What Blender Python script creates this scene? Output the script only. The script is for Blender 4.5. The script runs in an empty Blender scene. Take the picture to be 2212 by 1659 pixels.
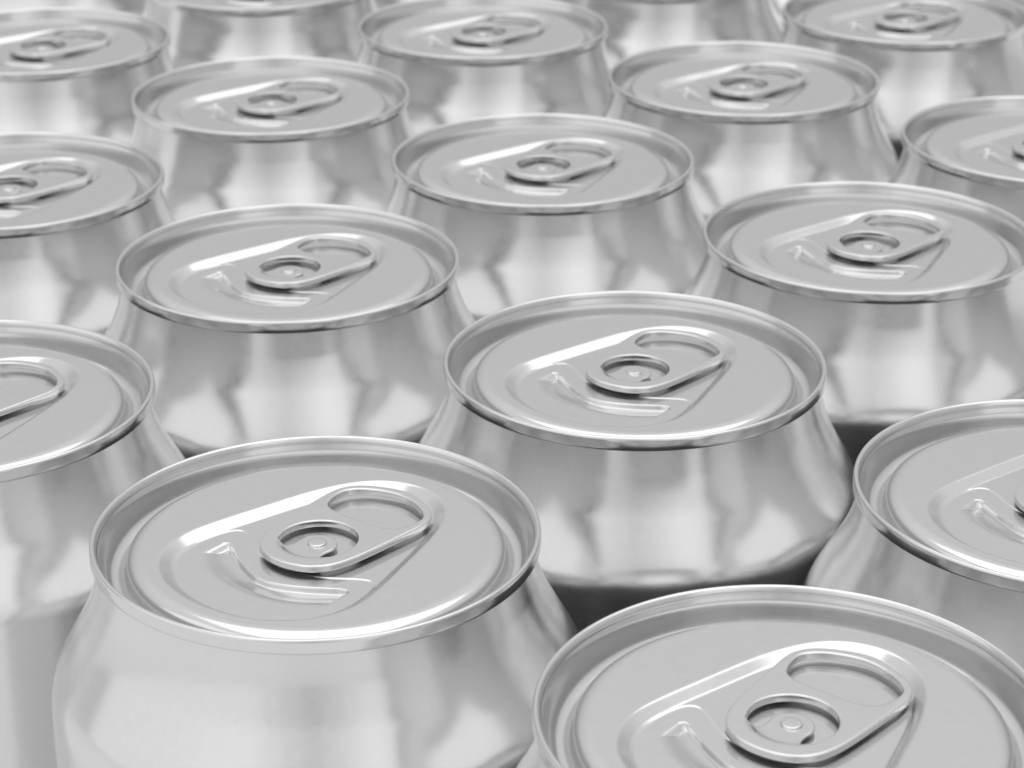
import bpy, math
import numpy as np
from mathutils import Vector
from mathutils.geometry import delaunay_2d_cdt

MM = 0.001
C = bpy.context.scene.collection
scene = bpy.context.scene

# ------------------------------------------------------------------ camera
W2 = 2212.0
F_PX, PITCH, CAM_H = 4924.7, 0.40907, 124.874
cam_d = bpy.data.cameras.new("camera")
cam = bpy.data.objects.new("camera", cam_d)
C.objects.link(cam)
cam.location = (0, 0, CAM_H * MM)
cam.rotation_euler = (math.pi / 2 - PITCH, 0, 0)
cam_d.sensor_width = 36.0
cam_d.lens = F_PX / W2 * 36.0
cam_d.clip_start = 0.01
cam_d.clip_end = 100
cam_d.dof.use_dof = True
cam_d.dof.focus_distance = 0.278
cam_d.dof.aperture_fstop = (cam_d.lens * MM) / (1.4 * MM)
scene.camera = cam

# ------------------------------------------------------------------ world and lamps
world = bpy.data.worlds.new("World")
scene.world = world
world.use_nodes = True
bg = world.node_tree.nodes["Background"]
# plain studio surroundings: a smooth grey that grows lighter towards the ceiling, the same all the way round
wn = world.node_tree
w_tc = wn.nodes.new("ShaderNodeTexCoord")
w_sep = wn.nodes.new("ShaderNodeSeparateXYZ")
w_ramp = wn.nodes.new("ShaderNodeValToRGB")
wn.links.new(w_tc.outputs["Generated"], w_sep.inputs[0])
wn.links.new(w_sep.outputs["Z"], w_ramp.inputs[0])
w_ramp.color_ramp.elements[0].position = 0.26
w_ramp.color_ramp.elements[0].color = (0.62, 0.62, 0.62, 1)
w_ramp.color_ramp.elements[1].position = 0.62
w_ramp.color_ramp.elements[1].color = (0.90, 0.90, 0.90, 1)
wn.links.new(w_ramp.outputs[0], bg.inputs[0])
bg.inputs[1].default_value = 1.0


def area(name, loc, target, sx, sy, radiance):
    d = bpy.data.lights.new(name, 'AREA')
    d.shape = 'RECTANGLE'
    d.size, d.size_y = sx, sy
    d.energy = radiance * sx * sy * math.pi
    o = bpy.data.objects.new(name, d)
    C.objects.link(o)
    o.location = loc
    o.rotation_euler = (Vector(target) - Vector(loc)).to_track_quat('-Z', 'Y').to_euler()
    return o


area("softbox_light", (0.14, 0.30, 1.0), (0.14, 0.30, 0), 1.3, 1.34, 0.90)
# two tall front softboxes with feathered inner edges (each is three overlapping banks) and one at the left
for k, x1 in enumerate((-0.12, -0.40, -0.72)):
    y = -1.3 - 0.03 * k
    area("front_left_softbox_light", ((-1.75 + x1) / 2, y, 1.12), ((-1.75 + x1) / 2, y + 1.6, 1.12), x1 + 1.75, 2.4, 0.135)
for k, x0 in enumerate((0.12, 0.38, 0.62)):
    y = -1.3 - 0.03 * k
    area("front_right_softbox_light", ((1.33 + x0) / 2, y, 1.12), ((1.33 + x0) / 2, y + 1.6, 1.12), 1.33 - x0, 2.4, 0.135)
area("left_softbox_light", (-1.77, -0.37, 1.12), (0.0, -0.37, 1.12), 1.98, 2.4, 0.40)

scene.view_settings.view_transform = 'Standard'
scene.view_settings.look = 'None'
scene.view_settings.exposure = 0
scene.view_settings.gamma = 1
scene.cycles.max_bounces = 14
scene.cycles.glossy_bounces = 12
scene.cycles.use_denoising = True

# ------------------------------------------------------------------ materials


def metal(name, base, rough, scale=900.0, amt=0.03, bump=0.0):
    m = bpy.data.materials.new(name)
    m.use_nodes = True
    nt = m.node_tree
    b = nt.nodes["Principled BSDF"]
    b.inputs["Metallic"].default_value = 0.94
    tc = nt.nodes.new("ShaderNodeTexCoord")
    n = nt.nodes.new("ShaderNodeTexNoise")
    n.inputs["Scale"].default_value = scale
    n.inputs["Detail"].default_value = 3
    nt.links.new(tc.outputs["Object"], n.inputs["Vector"])
    mr = nt.nodes.new("ShaderNodeMapRange")
    mr.inputs["To Min"].default_value = rough - amt
    mr.inputs["To Max"].default_value = rough + amt
    nt.links.new(n.outputs["Fac"], mr.inputs["Value"])
    nt.links.new(mr.outputs["Result"], b.inputs["Roughness"])
    mc = nt.nodes.new("ShaderNodeMapRange")
    mc.inputs["To Min"].default_value = base * 0.97
    mc.inputs["To Max"].default_value = base * 1.03
    nt.links.new(n.outputs["Fac"], mc.inputs["Value"])
    cc = nt.nodes.new("ShaderNodeCombineColor")
    for k in range(3):
        nt.links.new(mc.outputs["Result"], cc.inputs[k])
    nt.links.new(cc.outputs["Color"], b.inputs["Base Color"])
    return m


M_BODY = metal("brushed_body_aluminium", 0.66, 0.20)
M_LID = metal("lid_aluminium", 0.64, 0.16)
M_TAB = metal("tab_aluminium", 0.64, 0.16)

# ------------------------------------------------------------------ mesh helpers


def mesh_from(name, co, faces_quads, faces_tris=None, mat=None, smooth=True):
    """numpy vertices (n,3) in mm, quads (m,4), tris (k,3) -> mesh"""
    me = bpy.data.meshes.new(name)
    co = np.asarray(co, np.float32) * MM
    q = np.asarray(faces_quads, np.int32).reshape(-1, 4)
    t = np.zeros((0, 3), np.int32) if faces_tris is None else np.asarray(faces_tris, np.int32).reshape(-1, 3)
    me.vertices.add(len(co))
    me.vertices.foreach_set("co", co.ravel())
    loops = np.concatenate([q.ravel(), t.ravel()])
    me.loops.add(len(loops))
    me.loops.foreach_set("vertex_index", loops)
    n = len(q) + len(t)
    me.polygons.add(n)
    st = np.concatenate([np.arange(len(q)) * 4, len(q) * 4 + np.arange(len(t)) * 3]).astype(np.int32)
    me.polygons.foreach_set("loop_start", st)
    me.update(calc_edges=True)
    me.validate()
    me.polygons.foreach_set("use_smooth", np.full(n, smooth))
    if mat:
        me.materials.append(mat)
    me.update()
    return me


def spline(pts, n, closed=False):
    """centripetal-ish Catmull-Rom through pts, resampled to n points evenly by length"""
    P = np.asarray(pts, float)
    k = len(P)
    out = []
    segs = k if closed else k - 1
    for i in range(segs):
        if closed:
            p0, p1, p2, p3 = P[(i - 1) % k], P[i], P[(i + 1) % k], P[(i + 2) % k]
        else:
            p1, p2 = P[i], P[i + 1]
            p0 = P[i - 1] if i > 0 else 2 * p1 - p2
            p3 = P[i + 2] if i + 2 < k else 2 * p2 - p1
        # non-uniform Catmull-Rom
        t0 = 0
        t1 = t0 + max(np.linalg.norm(p1 - p0), 1e-6) ** .5
        t2 = t1 + max(np.linalg.norm(p2 - p1), 1e-6) ** .5
        t3 = t2 + max(np.linalg.norm(p3 - p2), 1e-6) ** .5
        t = np.linspace(t1, t2, 24, endpoint=False)[:, None]
        A1 = (t1 - t) / (t1 - t0) * p0 + (t - t0) / (t1 - t0) * p1
        A2 = (t2 - t) / (t2 - t1) * p1 + (t - t1) / (t2 - t1) * p2
        A3 = (t3 - t) / (t3 - t2) * p2 + (t - t2) / (t3 - t2) * p3
        B1 = (t2 - t) / (t2 - t0) * A1 + (t - t0) / (t2 - t0) * A2
        B2 = (t3 - t) / (t3 - t1) * A2 + (t - t1) / (t3 - t1) * A3
        out.append((t2 - t) / (t2 - t1) * B1 + (t - t1) / (t2 - t1) * B2)
    Q = np.vstack(out + [P[:1] if closed else P[-1:]])
    s = np.concatenate([[0], np.cumsum(np.linalg.norm(np.diff(Q, axis=0), axis=1))])
    ss = np.linspace(0, s[-1], n + 1)[:-1] if closed else np.linspace(0, s[-1], n)
    return np.stack([np.interp(ss, s, Q[:, k]) for k in range(Q.shape[1])], -1)


def smooth_closed(P, it):
    for _ in range(it):
        P = 0.5 * P + 0.25 * (np.roll(P, 1, 0) + np.roll(P, -1, 0))
    return P


def mirrored(half):
    """half outline with v >= 0, first and last point on the axis -> closed outline"""
    h = [tuple(p) for p in half]
    return h + [(u, -v) for u, v in reversed(h[1:-1])]


def inside(poly, pts):
    x, y = pts[:, 0], pts[:, 1]
    r = np.zeros(len(pts), bool)
    a = poly
    b = np.roll(poly, -1, 0)
    for (x0, y0), (x1, y1) in zip(a, b):
        c = (y0 > y) != (y1 > y)
        if c.any():
            r[c] ^= x[c] < (x1 - x0) * (y[c] - y0) / (y1 - y0) + x0
    return r


def dist(line, pts, closed=True, chunk=20000):
    a = np.asarray(line)
    b = np.roll(a, -1, 0)
    if not closed:
        a, b = a[:-1], b[:-1]
    ab = b - a
    l2 = np.maximum((ab ** 2).sum(1), 1e-12)
    out = np.empty(len(pts))
    for i in range(0, len(pts), chunk):
        p = pts[i:i + chunk]
        px = p[:, None, 0] - a[None, :, 0]
        py = p[:, None, 1] - a[None, :, 1]
        t = np.clip((px * ab[:, 0] + py * ab[:, 1]) / l2, 0, 1)
        dx = px - t * ab[:, 0]
        dy = py - t * ab[:, 1]
        out[i:i + chunk] = np.sqrt((dx * dx + dy * dy).min(1))
    return out


def sstep(x):
    x = np.clip(x, 0, 1)
    return x * x * (3 - 2 * x)


def ramp(x, k):
    """0..1 ramp with straight middle and rounded ends (k = share of rounding at each end)"""
    x = np.clip(x, 0, 1)
    s = 1.0 / (1 - k)
    y = np.where(x < k, s * x * x / (2 * k), np.where(x > 1 - k, 1 - s * (1 - x) ** 2 / (2 * k), s * (x - k / 2)))
    return y


def lathe(name, prof, n, mat, close_bottom=False):
    prof = np.asarray(prof, float)
    th = np.linspace(0, 2 * np.pi, n, endpoint=False)
    m = len(prof)
    r = prof[:, 0][:, None]
    co = np.stack([r * np.cos(th), r * np.sin(th), np.repeat(prof[:, 1][:, None], n, 1)], -1).reshape(-1, 3)
    i = np.arange(m - 1)[:, None] * n
    j = np.arange(n)[None, :]
    j2 = (j + 1) % n
    q = np.stack([i + j, i + n + j, i + n + j2, i + j2], -1).reshape(-1, 4)
    tris = None
    if close_bottom:
        co = np.vstack([co, [[0, 0, prof[-1, 1]]]])
        b = (m - 1) * n
        jj = np.arange(n)
        tris = np.stack([np.full(n, len(co) - 1), b + (jj + 1) % n, b + jj], -1)
    return mesh_from(name, co, q, tris, mat)


# ------------------------------------------------------------------ can profile (mm, z = 0 at the rim's top)
# seam bead
seam_prof = spline([(26.12, -1.3), (26.16, -0.85), (26.26, -0.40), (26.44, -0.10), (26.66, 0.0), (26.86, -0.07),
                    (26.98, -0.32), (27.02, -0.9), (27.0, -1.5), (26.93, -1.78), (26.72, -1.93), (26.35, -1.9),
                    (26.02, -1.75)], 46)
ME_SEAM = lathe("rim", seam_prof[::-1][::-1], 256, M_LID)

body_top = spline([(25.97, -1.5), (26.13, -2.4), (26.34, -3.5), (26.61, -4.8), (26.93, -6.15), (27.52, -8.0), (28.33, -10.0),
                   (29.37, -12.0), (30.47, -14.0), (31.54, -15.95), (32.03, -16.9), (32.37, -17.7), (32.63, -18.5),
                   (32.83, -19.5), (32.95, -20.8), (33.0, -22.6)], 90)
body_low = [(33.0, -40.0), (33.0, -70.0), (33.0, -100.0), (32.6, -104.0), (31.3, -107.5), (28.0, -111.5), (25.0, -114.2),
            (24.0, -115.0), (23.0, -114.5)]
ME_BODY = lathe("body", np.vstack([body_top, body_low]), 224, M_BODY, close_bottom=True)

# ------------------------------------------------------------------ lid: panel with pressed shapes, countersink, chuck wall
Z_PANEL = -1.85
D_REC = 0.95
N_ANG = 880
rec_out = smooth_closed(spline(mirrored([(19.3, 0), (19.05, 2.0), (18.15, 4.3), (16.5, 6.4), (14.5, 7.9), (12.5, 8.95),
    (9.5, 10.15), (6, 11.15), (2, 12.15), (-2, 13.15), (-5, 13.8), (-7.5, 14.15), (-9.5, 14.08), (-11.5, 13.6),
    (-13.5, 12.7), (-15.4, 11.3), (-17, 9.4), (-18.4, 7), (-19.3, 4), (-19.7, 1.4), (-19.75, 0)]), 360, True), 10)
tear = smooth_closed(spline(mirrored([(-6.1, 0), (-5.95, 1.6), (-5.65, 3.05), (-5.3, 4.4), (-4.4, 6.2), (-3.2, 8.0),
    (-2.35, 9.4), (-2.05, 10.4), (-2.45, 11.25), (-3.4, 11.8), (-5, 12.25), (-7.5, 12.5), (-9.4, 12.4), (-11.2, 11.95),
    (-12.8, 11.2), (-14.4, 10.0), (-15.8, 8.4), (-17.0, 6.3), (-17.85, 3.7), (-18.2, 1.3), (-18.25, 0)]), 360, True), 3)
pk_wall = spline([(-5.6, 10.15), (-5.25, 9.7), (-5.4, 8.9), (-6.15, 7.7), (-7.6, 5.4), (-8.75, 3.1), (-9.45, 1.0), (-9.5, 0),
    (-9.45, -1.0), (-8.75, -3.1), (-7.6, -5.4), (-6.15, -7.7), (-5.4, -8.9), (-5.25, -9.7), (-5.6, -10.15)], 160)
pk_out = spline([(-5.6, -10.15), (-6.3, -10.4), (-8.2, -10.4), (-9.7, -10.35), (-10.6, -9.3), (-11.5, -8.0), (-12.4, -6.2), (-13.1, -4.0),
    (-13.4, -2.0), (-13.5, 0), (-13.4, 2.0), (-13.1, 4.0), (-12.4, 6.2), (-11.5, 8.0), (-10.6, 9.3), (-9.7, 10.35), (-8.2, 10.4),
    (-6.3, 10.4), (-5.6, 10.15)], 160)
pk_poly = np.vstack([pk_wall, pk_out[1:-1]])
pk_left = spline([(-9.7, -10.4), (-10.6, -9.3), (-11.5, -8.0), (-12.4, -6.2), (-13.1, -4.0), (-13.4, -2.0), (-13.5, 0), (-13.4, 2.0),
    (-13.1, 4.0), (-12.4, 6.2), (-11.5, 8.0), (-10.6, 9.3), (-9.7, 10.4)], 120)


def panel_z(P):
    z = np.full(len(P), Z_PANEL)
    d = dist(rec_out, P)
    ins = inside(rec_out, P)
    s = np.where(ins, d, -d)
    z -= D_REC * ramp((s + 0.12) / 1.72, 0.22)
    dt = dist(tear, P)
    st = np.where(inside(tear, P), dt, -dt)
    z -= 0.10 * ramp((st + 0.18) / 0.36, 0.45)
    ip = inside(pk_poly, P)
    dw = dist(pk_wall, P, False)
    av = np.abs(P[:, 1])
    left = dist(pk_left, P, False)
    f = np.minimum(np.minimum(ramp(dw / 0.38, 0.35), ramp((10.4 - av) / 1.3, 0.45)), ramp(left / 3.6, 0.4))
    z -= np.where(ip, 0.74 * f, 0)
    return z


R_FLAT = 20.9
rings = np.concatenate([[0.4], np.linspace(0.9, 4.5, 12)[:-1], np.linspace(4.5, 12.0, 95)[:-1], np.linspace(12.0, R_FLAT, 72)])
th = np.linspace(0, 2 * np.pi, N_ANG, endpoint=False)
P = np.stack([rings[:, None] * np.cos(th), rings[:, None] * np.sin(th)], -1).reshape(-1, 2)
pz = panel_z(P)
co_panel = np.c_[P, pz]
outer_prof = spline([(20.9, -1.85), (21.2, -1.865), (21.6, -1.935), (22.02, -2.09), (22.38, -2.32), (22.64, -2.65), (22.75, -3.05),
                     (22.77, -3.65), (22.87, -4.25), (23.15, -4.72), (23.7, -4.98), (24.3, -4.95), (24.85, -4.65), (25.28, -4.15),
                     (25.56, -3.5), (25.71, -2.9), (25.81, -2.3), (25.93, -1.6), (26.12, -0.95)], 96)[1:]
co_prof = np.stack([outer_prof[:, :1] * np.cos(th), outer_prof[:, :1] * np.sin(th),
                    np.repeat(outer_prof[:, 1:], N_ANG, 1)], -1).reshape(-1, 3)
nr = len(rings) + len(outer_prof)
co = np.vstack([co_panel, co_prof, [[0, 0, panel_z(np.zeros((1, 2)))[0]]]])
i = np.arange(nr - 1)[:, None] * N_ANG
j = np.arange(N_ANG)[None, :]
j2 = (j + 1) % N_ANG
quads = np.stack([i + j, i + N_ANG + j, i + N_ANG + j2, i + j2], -1).reshape(-1, 4)
jj = np.arange(N_ANG)
tris = np.stack([np.full(N_ANG, len(co) - 1), jj, (jj + 1) % N_ANG], -1)
ME_LID = mesh_from("lid", co, quads, tris, M_LID)

# ------------------------------------------------------------------ pull tab
Z_TAB, Z_TONGUE, Z_TABBOT = -1.45, -2.08, -2.42
tab_out = smooth_closed(spline(mirrored([(-6.8, 0), (-6.72, 1.2), (-6.35, 2.7), (-5.5, 4.3), (-3.7, 5.8), (-1.2, 6.6), (2, 7.02),
    (5, 7.25), (8, 7.43), (10.5, 7.55), (12.2, 7.35), (13.6, 6.62), (14.8, 5.3), (15.85, 3.2), (16.5, 1.2), (16.65, 0)]), 240, True), 6)
fing = smooth_closed(spline(mirrored([(7.05, 0), (7.05, 2.4), (7.3, 4.3), (8.0, 5.5), (9.2, 6.1), (10.8, 6.4), (12.2, 6.25),
    (13.3, 5.4), (14.35, 3.85), (15.1, 1.8), (15.35, 0)]), 180, True), 4)
arc = lambda c, r, a0, a1, n: [(c[0] + r * math.cos(math.radians(a)), c[1] + r * math.sin(math.radians(a))) for a in np.linspace(a0, a1, n)]
half = [(5.05, 0)] + arc((0.25, 0), 4.8, 8, 112, 16) + arc((-1.75, 3.38), 1.0, 125, 250, 9) + [(-1.2, 2.33), (-0.6, 2.36)] + arc((0, 0), 2.45, 92, 8, 12) + [(2.45, 0)]
chole = smooth_closed(spline(mirrored(half), 260, True), 3)


def offset(poly, d):
    """offset a closed outline along its normals; positive = to the left of travel"""
    t = np.roll(poly, -1, 0) - np.roll(poly, 1, 0)
    t /= np.linalg.norm(t, axis=1)[:, None]
    return poly + d * np.stack([-t[:, 1], t[:, 0]], -1)


def ccw(p):
    a = (p[:, 0] * np.roll(p[:, 1], -1) - np.roll(p[:, 0], -1) * p[:, 1]).sum()
    return p if a > 0 else p[::-1]


tab_out, fing, chole = ccw(tab_out), ccw(fing), ccw(chole)


def tab_top(P):
    """height of the tab's top skin: it dips to the tongue on the nose side of the rivet hole"""
    rr = np.hypot(P[:, 0] - 0.25, P[:, 1])
    ang = np.degrees(np.abs(np.arctan2(P[:, 1], P[:, 0] - 0.25)))
    w = sstep((5.15 - rr) / 1.35) * sstep((ang - 103) / 30)
    core = (np.hypot(P[:, 0], P[:, 1]) < 3.0)
    w = np.where(core, 1.0, w)
    return Z_TAB + (Z_TONGUE - Z_TAB) * w


def build_tab():
    verts, quads = [], []
    contours = []
    for poly, into, rad in ((tab_out, 1, 0.26), (fing, -1, 0.27), (chole, -1, 0.21)):
        n = len(poly)
        ring_ids = []
        zt0 = tab_top(offset(poly, into * rad))
        hgt = zt0 - Z_TABBOT
        steps = [(1 - math.sin(a), 1 - math.cos(a)) for a in np.linspace(0, math.pi / 2, 8)]
        # (inset, drop) going over the rounded top edge, down the side and round the bottom edge
        seq = [(rad * s[0], rad * s[1]) for s in steps]
        for ins, drop in seq:
            q = offset(poly, into * ins)
            dr = np.minimum(drop, hgt * 0.5 * drop / rad)
            ring_ids.append((q, zt0 - dr))
        for ins, up in [(rad * s[0], rad * s[1]) for s in steps[::-1]]:
            q = offset(poly, into * ins)
            ring_ids.append((q, Z_TABBOT + np.minimum(up, hgt * 0.5 * up / rad)))
        base = len(verts)
        for q, z in ring_ids:
            verts.extend(np.c_[q, z].tolist())
        m = len(ring_ids)
        for a in range(m - 1):
            for k in range(n):
                k2 = (k + 1) % n
                f = [base + a * n + k, base + (a + 1) * n + k, base + (a + 1) * n + k2, base + a * n + k2]
                quads.append(f if into == 1 else f[::-1])
        contours.append((ring_ids[0][0], base, base + (m - 1) * n))
    # flat skins between the contours, with inner points so the dip is smooth
    pts = [tuple(p) for c, _, _ in contours for p in c]
    edges, o = [], 0
    for c, _, _ in contours:
        n = len(c)
        edges += [(o + k, o + (k + 1) % n) for k in range(n)]
        o += n
    nb = len(pts)
    g = 0.22
    gx, gy = np.meshgrid(np.arange(-6.8, 6.6, g), np.arange(-7.6, 7.6, g))
    gx2, gy2 = np.meshgrid(np.arange(6.6, 16.6, 0.4), np.arange(-7.6, 7.6, 0.4))
    G = np.c_[np.concatenate([gx.ravel(), gx2.ravel()]), np.concatenate([gy.ravel(), gy2.ravel()])]
    co_, cf, cc = contours[0][0], contours[1][0], contours[2][0]
    ok = inside(co_, G) & ~inside(cf, G) & ~inside(cc, G)
    dmin = np.minimum(np.minimum(dist(co_, G), dist(cf, G)), dist(cc, G))
    G = G[ok & (dmin > 0.09)]
    pts += [tuple(p) for p in G]
    vv, ee, ff, ov, oe, of = delaunay_2d_cdt([Vector(p) for p in pts], edges, [], 0, 1e-7)
    V2 = np.array([tuple(v) for v in vv])
    T = np.array([list(f) for f in ff if len(f) == 3])
    cen = V2[T].mean(1)
    T = T[inside(co_, cen) & ~inside(cf, cen) & ~inside(cc, cen)]
    # orient all up
    a, b, c = V2[T[:, 0]], V2[T[:, 1]], V2[T[:, 2]]
    cr = (b[:, 0] - a[:, 0]) * (c[:, 1] - a[:, 1]) - (b[:, 1] - a[:, 1]) * (c[:, 0] - a[:, 0])
    T[cr < 0] = T[cr < 0][:, ::-1]
    topmap, botmap = {}, {}
    flat = []
    for c, b0, b1 in contours:
        flat += [(b0 + k, b1 + k) for k in range(len(c))]
    zt = tab_top(V2)
    for k in range(len(V2)):
        src = ov[k][0] if ov[k] else -1
        if 0 <= src < nb:
            topmap[k], botmap[k] = flat[src]
        else:
            topmap[k] = len(verts)
            verts.append([V2[k, 0], V2[k, 1], zt[k]])
            botmap[k] = len(verts)
            verts.append([V2[k, 0], V2[k, 1], Z_TABBOT])
    tris = [[topmap[x] for x in t] for t in T] + [[botmap[x] for x in t[::-1]] for t in T]
    return mesh_from("pull_tab", np.array(verts), np.array(quads), np.array(tris), M_TAB)


ME_TAB = build_tab()

riv_prof = [(1.30, -2.3), (1.28, -2.12), (1.20, -2.075), (1.155, -2.03), (1.14, -1.96), (1.12, -1.88), (1.06, -1.815), (0.96, -1.785),
            (0.80, -1.78), (0.4, -1.775), (0.02, -1.775)]
ME_RIVET = lathe("rivet", np.array(riv_prof)[::-1], 64, M_TAB)

# ------------------------------------------------------------------ the table the cans stand on
Z_FLOOR = -115.0 * MM


def table():
    m = bpy.data.materials.new("white_table")
    m.use_nodes = True
    b = m.node_tree.nodes["Principled BSDF"]
    n = m.node_tree.nodes.new("ShaderNodeTexNoise")
    n.inputs["Scale"].default_value = 30
    r = m.node_tree.nodes.new("ShaderNodeValToRGB")
    r.color_ramp.elements[0].color = (0.78, 0.78, 0.78, 1)
    r.color_ramp.elements[1].color = (0.82, 0.82, 0.82, 1)
    m.node_tree.links.new(n.outputs["Fac"], r.inputs["Fac"])
    m.node_tree.links.new(r.outputs["Color"], b.inputs["Base Color"])
    b.inputs["Roughness"].default_value = 0.6
    s = 3.0
    me = bpy.data.meshes.new("ground")
    me.from_pydata([(-s, -s, 0), (s, -s, 0), (s, s, 0), (-s, s, 0)], [], [(0, 1, 2, 3)])
    me.materials.append(m)
    o = bpy.data.objects.new("ground", me)
    o.location = (0, 0.4, Z_FLOOR)
    o["kind"] = "structure"
    C.objects.link(o)


table()

# ------------------------------------------------------------------ the cans
ORIGIN = np.array([-23.4897, 244.4422])
E1 = np.array([52.594, -40.791])
E2 = np.array([40.791, 52.594])
ROT = math.atan2(E2[1], E2[0]) - math.radians(0.4)


def make_can(label):
    root = bpy.data.objects.new("drink_can", None)
    root.empty_display_size = 0.02
    C.objects.link(root)
    parts = {}
    for name, me in (("body", ME_BODY), ("rim", ME_SEAM), ("lid", ME_LID), ("pull_tab", ME_TAB)):
        o = bpy.data.objects.new(name, me)
        o.parent = root
        o.location = (0, 0, 115.0 * MM)
        C.objects.link(o)
        parts[name] = o
    r = bpy.data.objects.new("rivet", ME_RIVET)
    r.parent = parts["pull_tab"]
    C.objects.link(r)
    return root


def dup(root):
    r = root.copy()
    C.objects.link(r)
    for ch in root.children:
        c = ch.copy()
        C.objects.link(c)
        c.parent = r
        for g in ch.children:
            d = g.copy()
            C.objects.link(d)
            d.parent = c
    return r


CANS = {
    (0, 0): "plain silver can at the lower left, largest can with its whole lid in view",
    (1, 0): "nearest and largest silver can, its lid cut off by the bottom edge",
    (0, 1): "silver can in the middle of the photo, right behind the lower left can",
    (-1, 1): "sharp silver can left of the centre, whole lid in view above the lower left can",
    (0, 2): "silver can at the right, tab in view, lid just touching the right edge",
    (1, 1): "silver can cut by the right edge, beside the nearest can at the bottom",
    (-1, 0): "silver can cut by the left edge, only its tab's finger ring in view",
    (-1, 2): "slightly soft silver can in the upper middle, directly above the central can",
    (-2, 1): "silver can cut by the left edge, its tab's rivet hole right at that edge",
    (-2, 2): "soft silver can with whole lid in view, upper left of the photo",
    (-2, 3): "blurred silver can at the top middle, its whole lid just inside the top edge",
    (-1, 3): "soft silver can with whole lid in view, upper right of the photo",
    (0, 3): "silver can cut by the right edge in the upper right, tab half in view",
    (-1, 4): "blurred silver can in the top right corner, tab in view, lid cut above",
    (-3, 2): "blurred silver can in the top left corner, tab in view, lid cut left",
    (-3, 3): "blurred can at the top edge left of centre, front of its rim showing",
    (-2, 4): "blurred can at the top edge right of centre, neck and sliver of rim showing",
    (-1, 5): "blurred can at the far right of the top edge, only its neck showing",
    (-3, 4): "blurred sliver of can neck at the top edge, left of the top middle lid",
    (-4, 3): "blurred can neck at the top edge above the top left corner lid",
    (1, 2): "silver can just outside the right edge, seen only in its neighbour's reflection",
    (0, 4): "silver can outside the top right edge, seen only as a blurred reflection",
    (-2, 0): "silver can outside the left edge, seen only reflected in its neighbour",
    (-2, 5): "blurred far can hardly showing in the gap beside the top right corner lid",
}
first = None
for (i_, j_), label in CANS.items():
    o = make_can(label) if first is None else dup(first)
    first = first or o
    c = (ORIGIN + i_ * E1 + j_ * E2) * MM
    o.location = (c[0], c[1], Z_FLOOR)
    o.rotation_euler = (0, 0, ROT)
    o["label"] = label
    o["category"] = "can"
    o["group"] = "plain silver drink cans standing in rows"
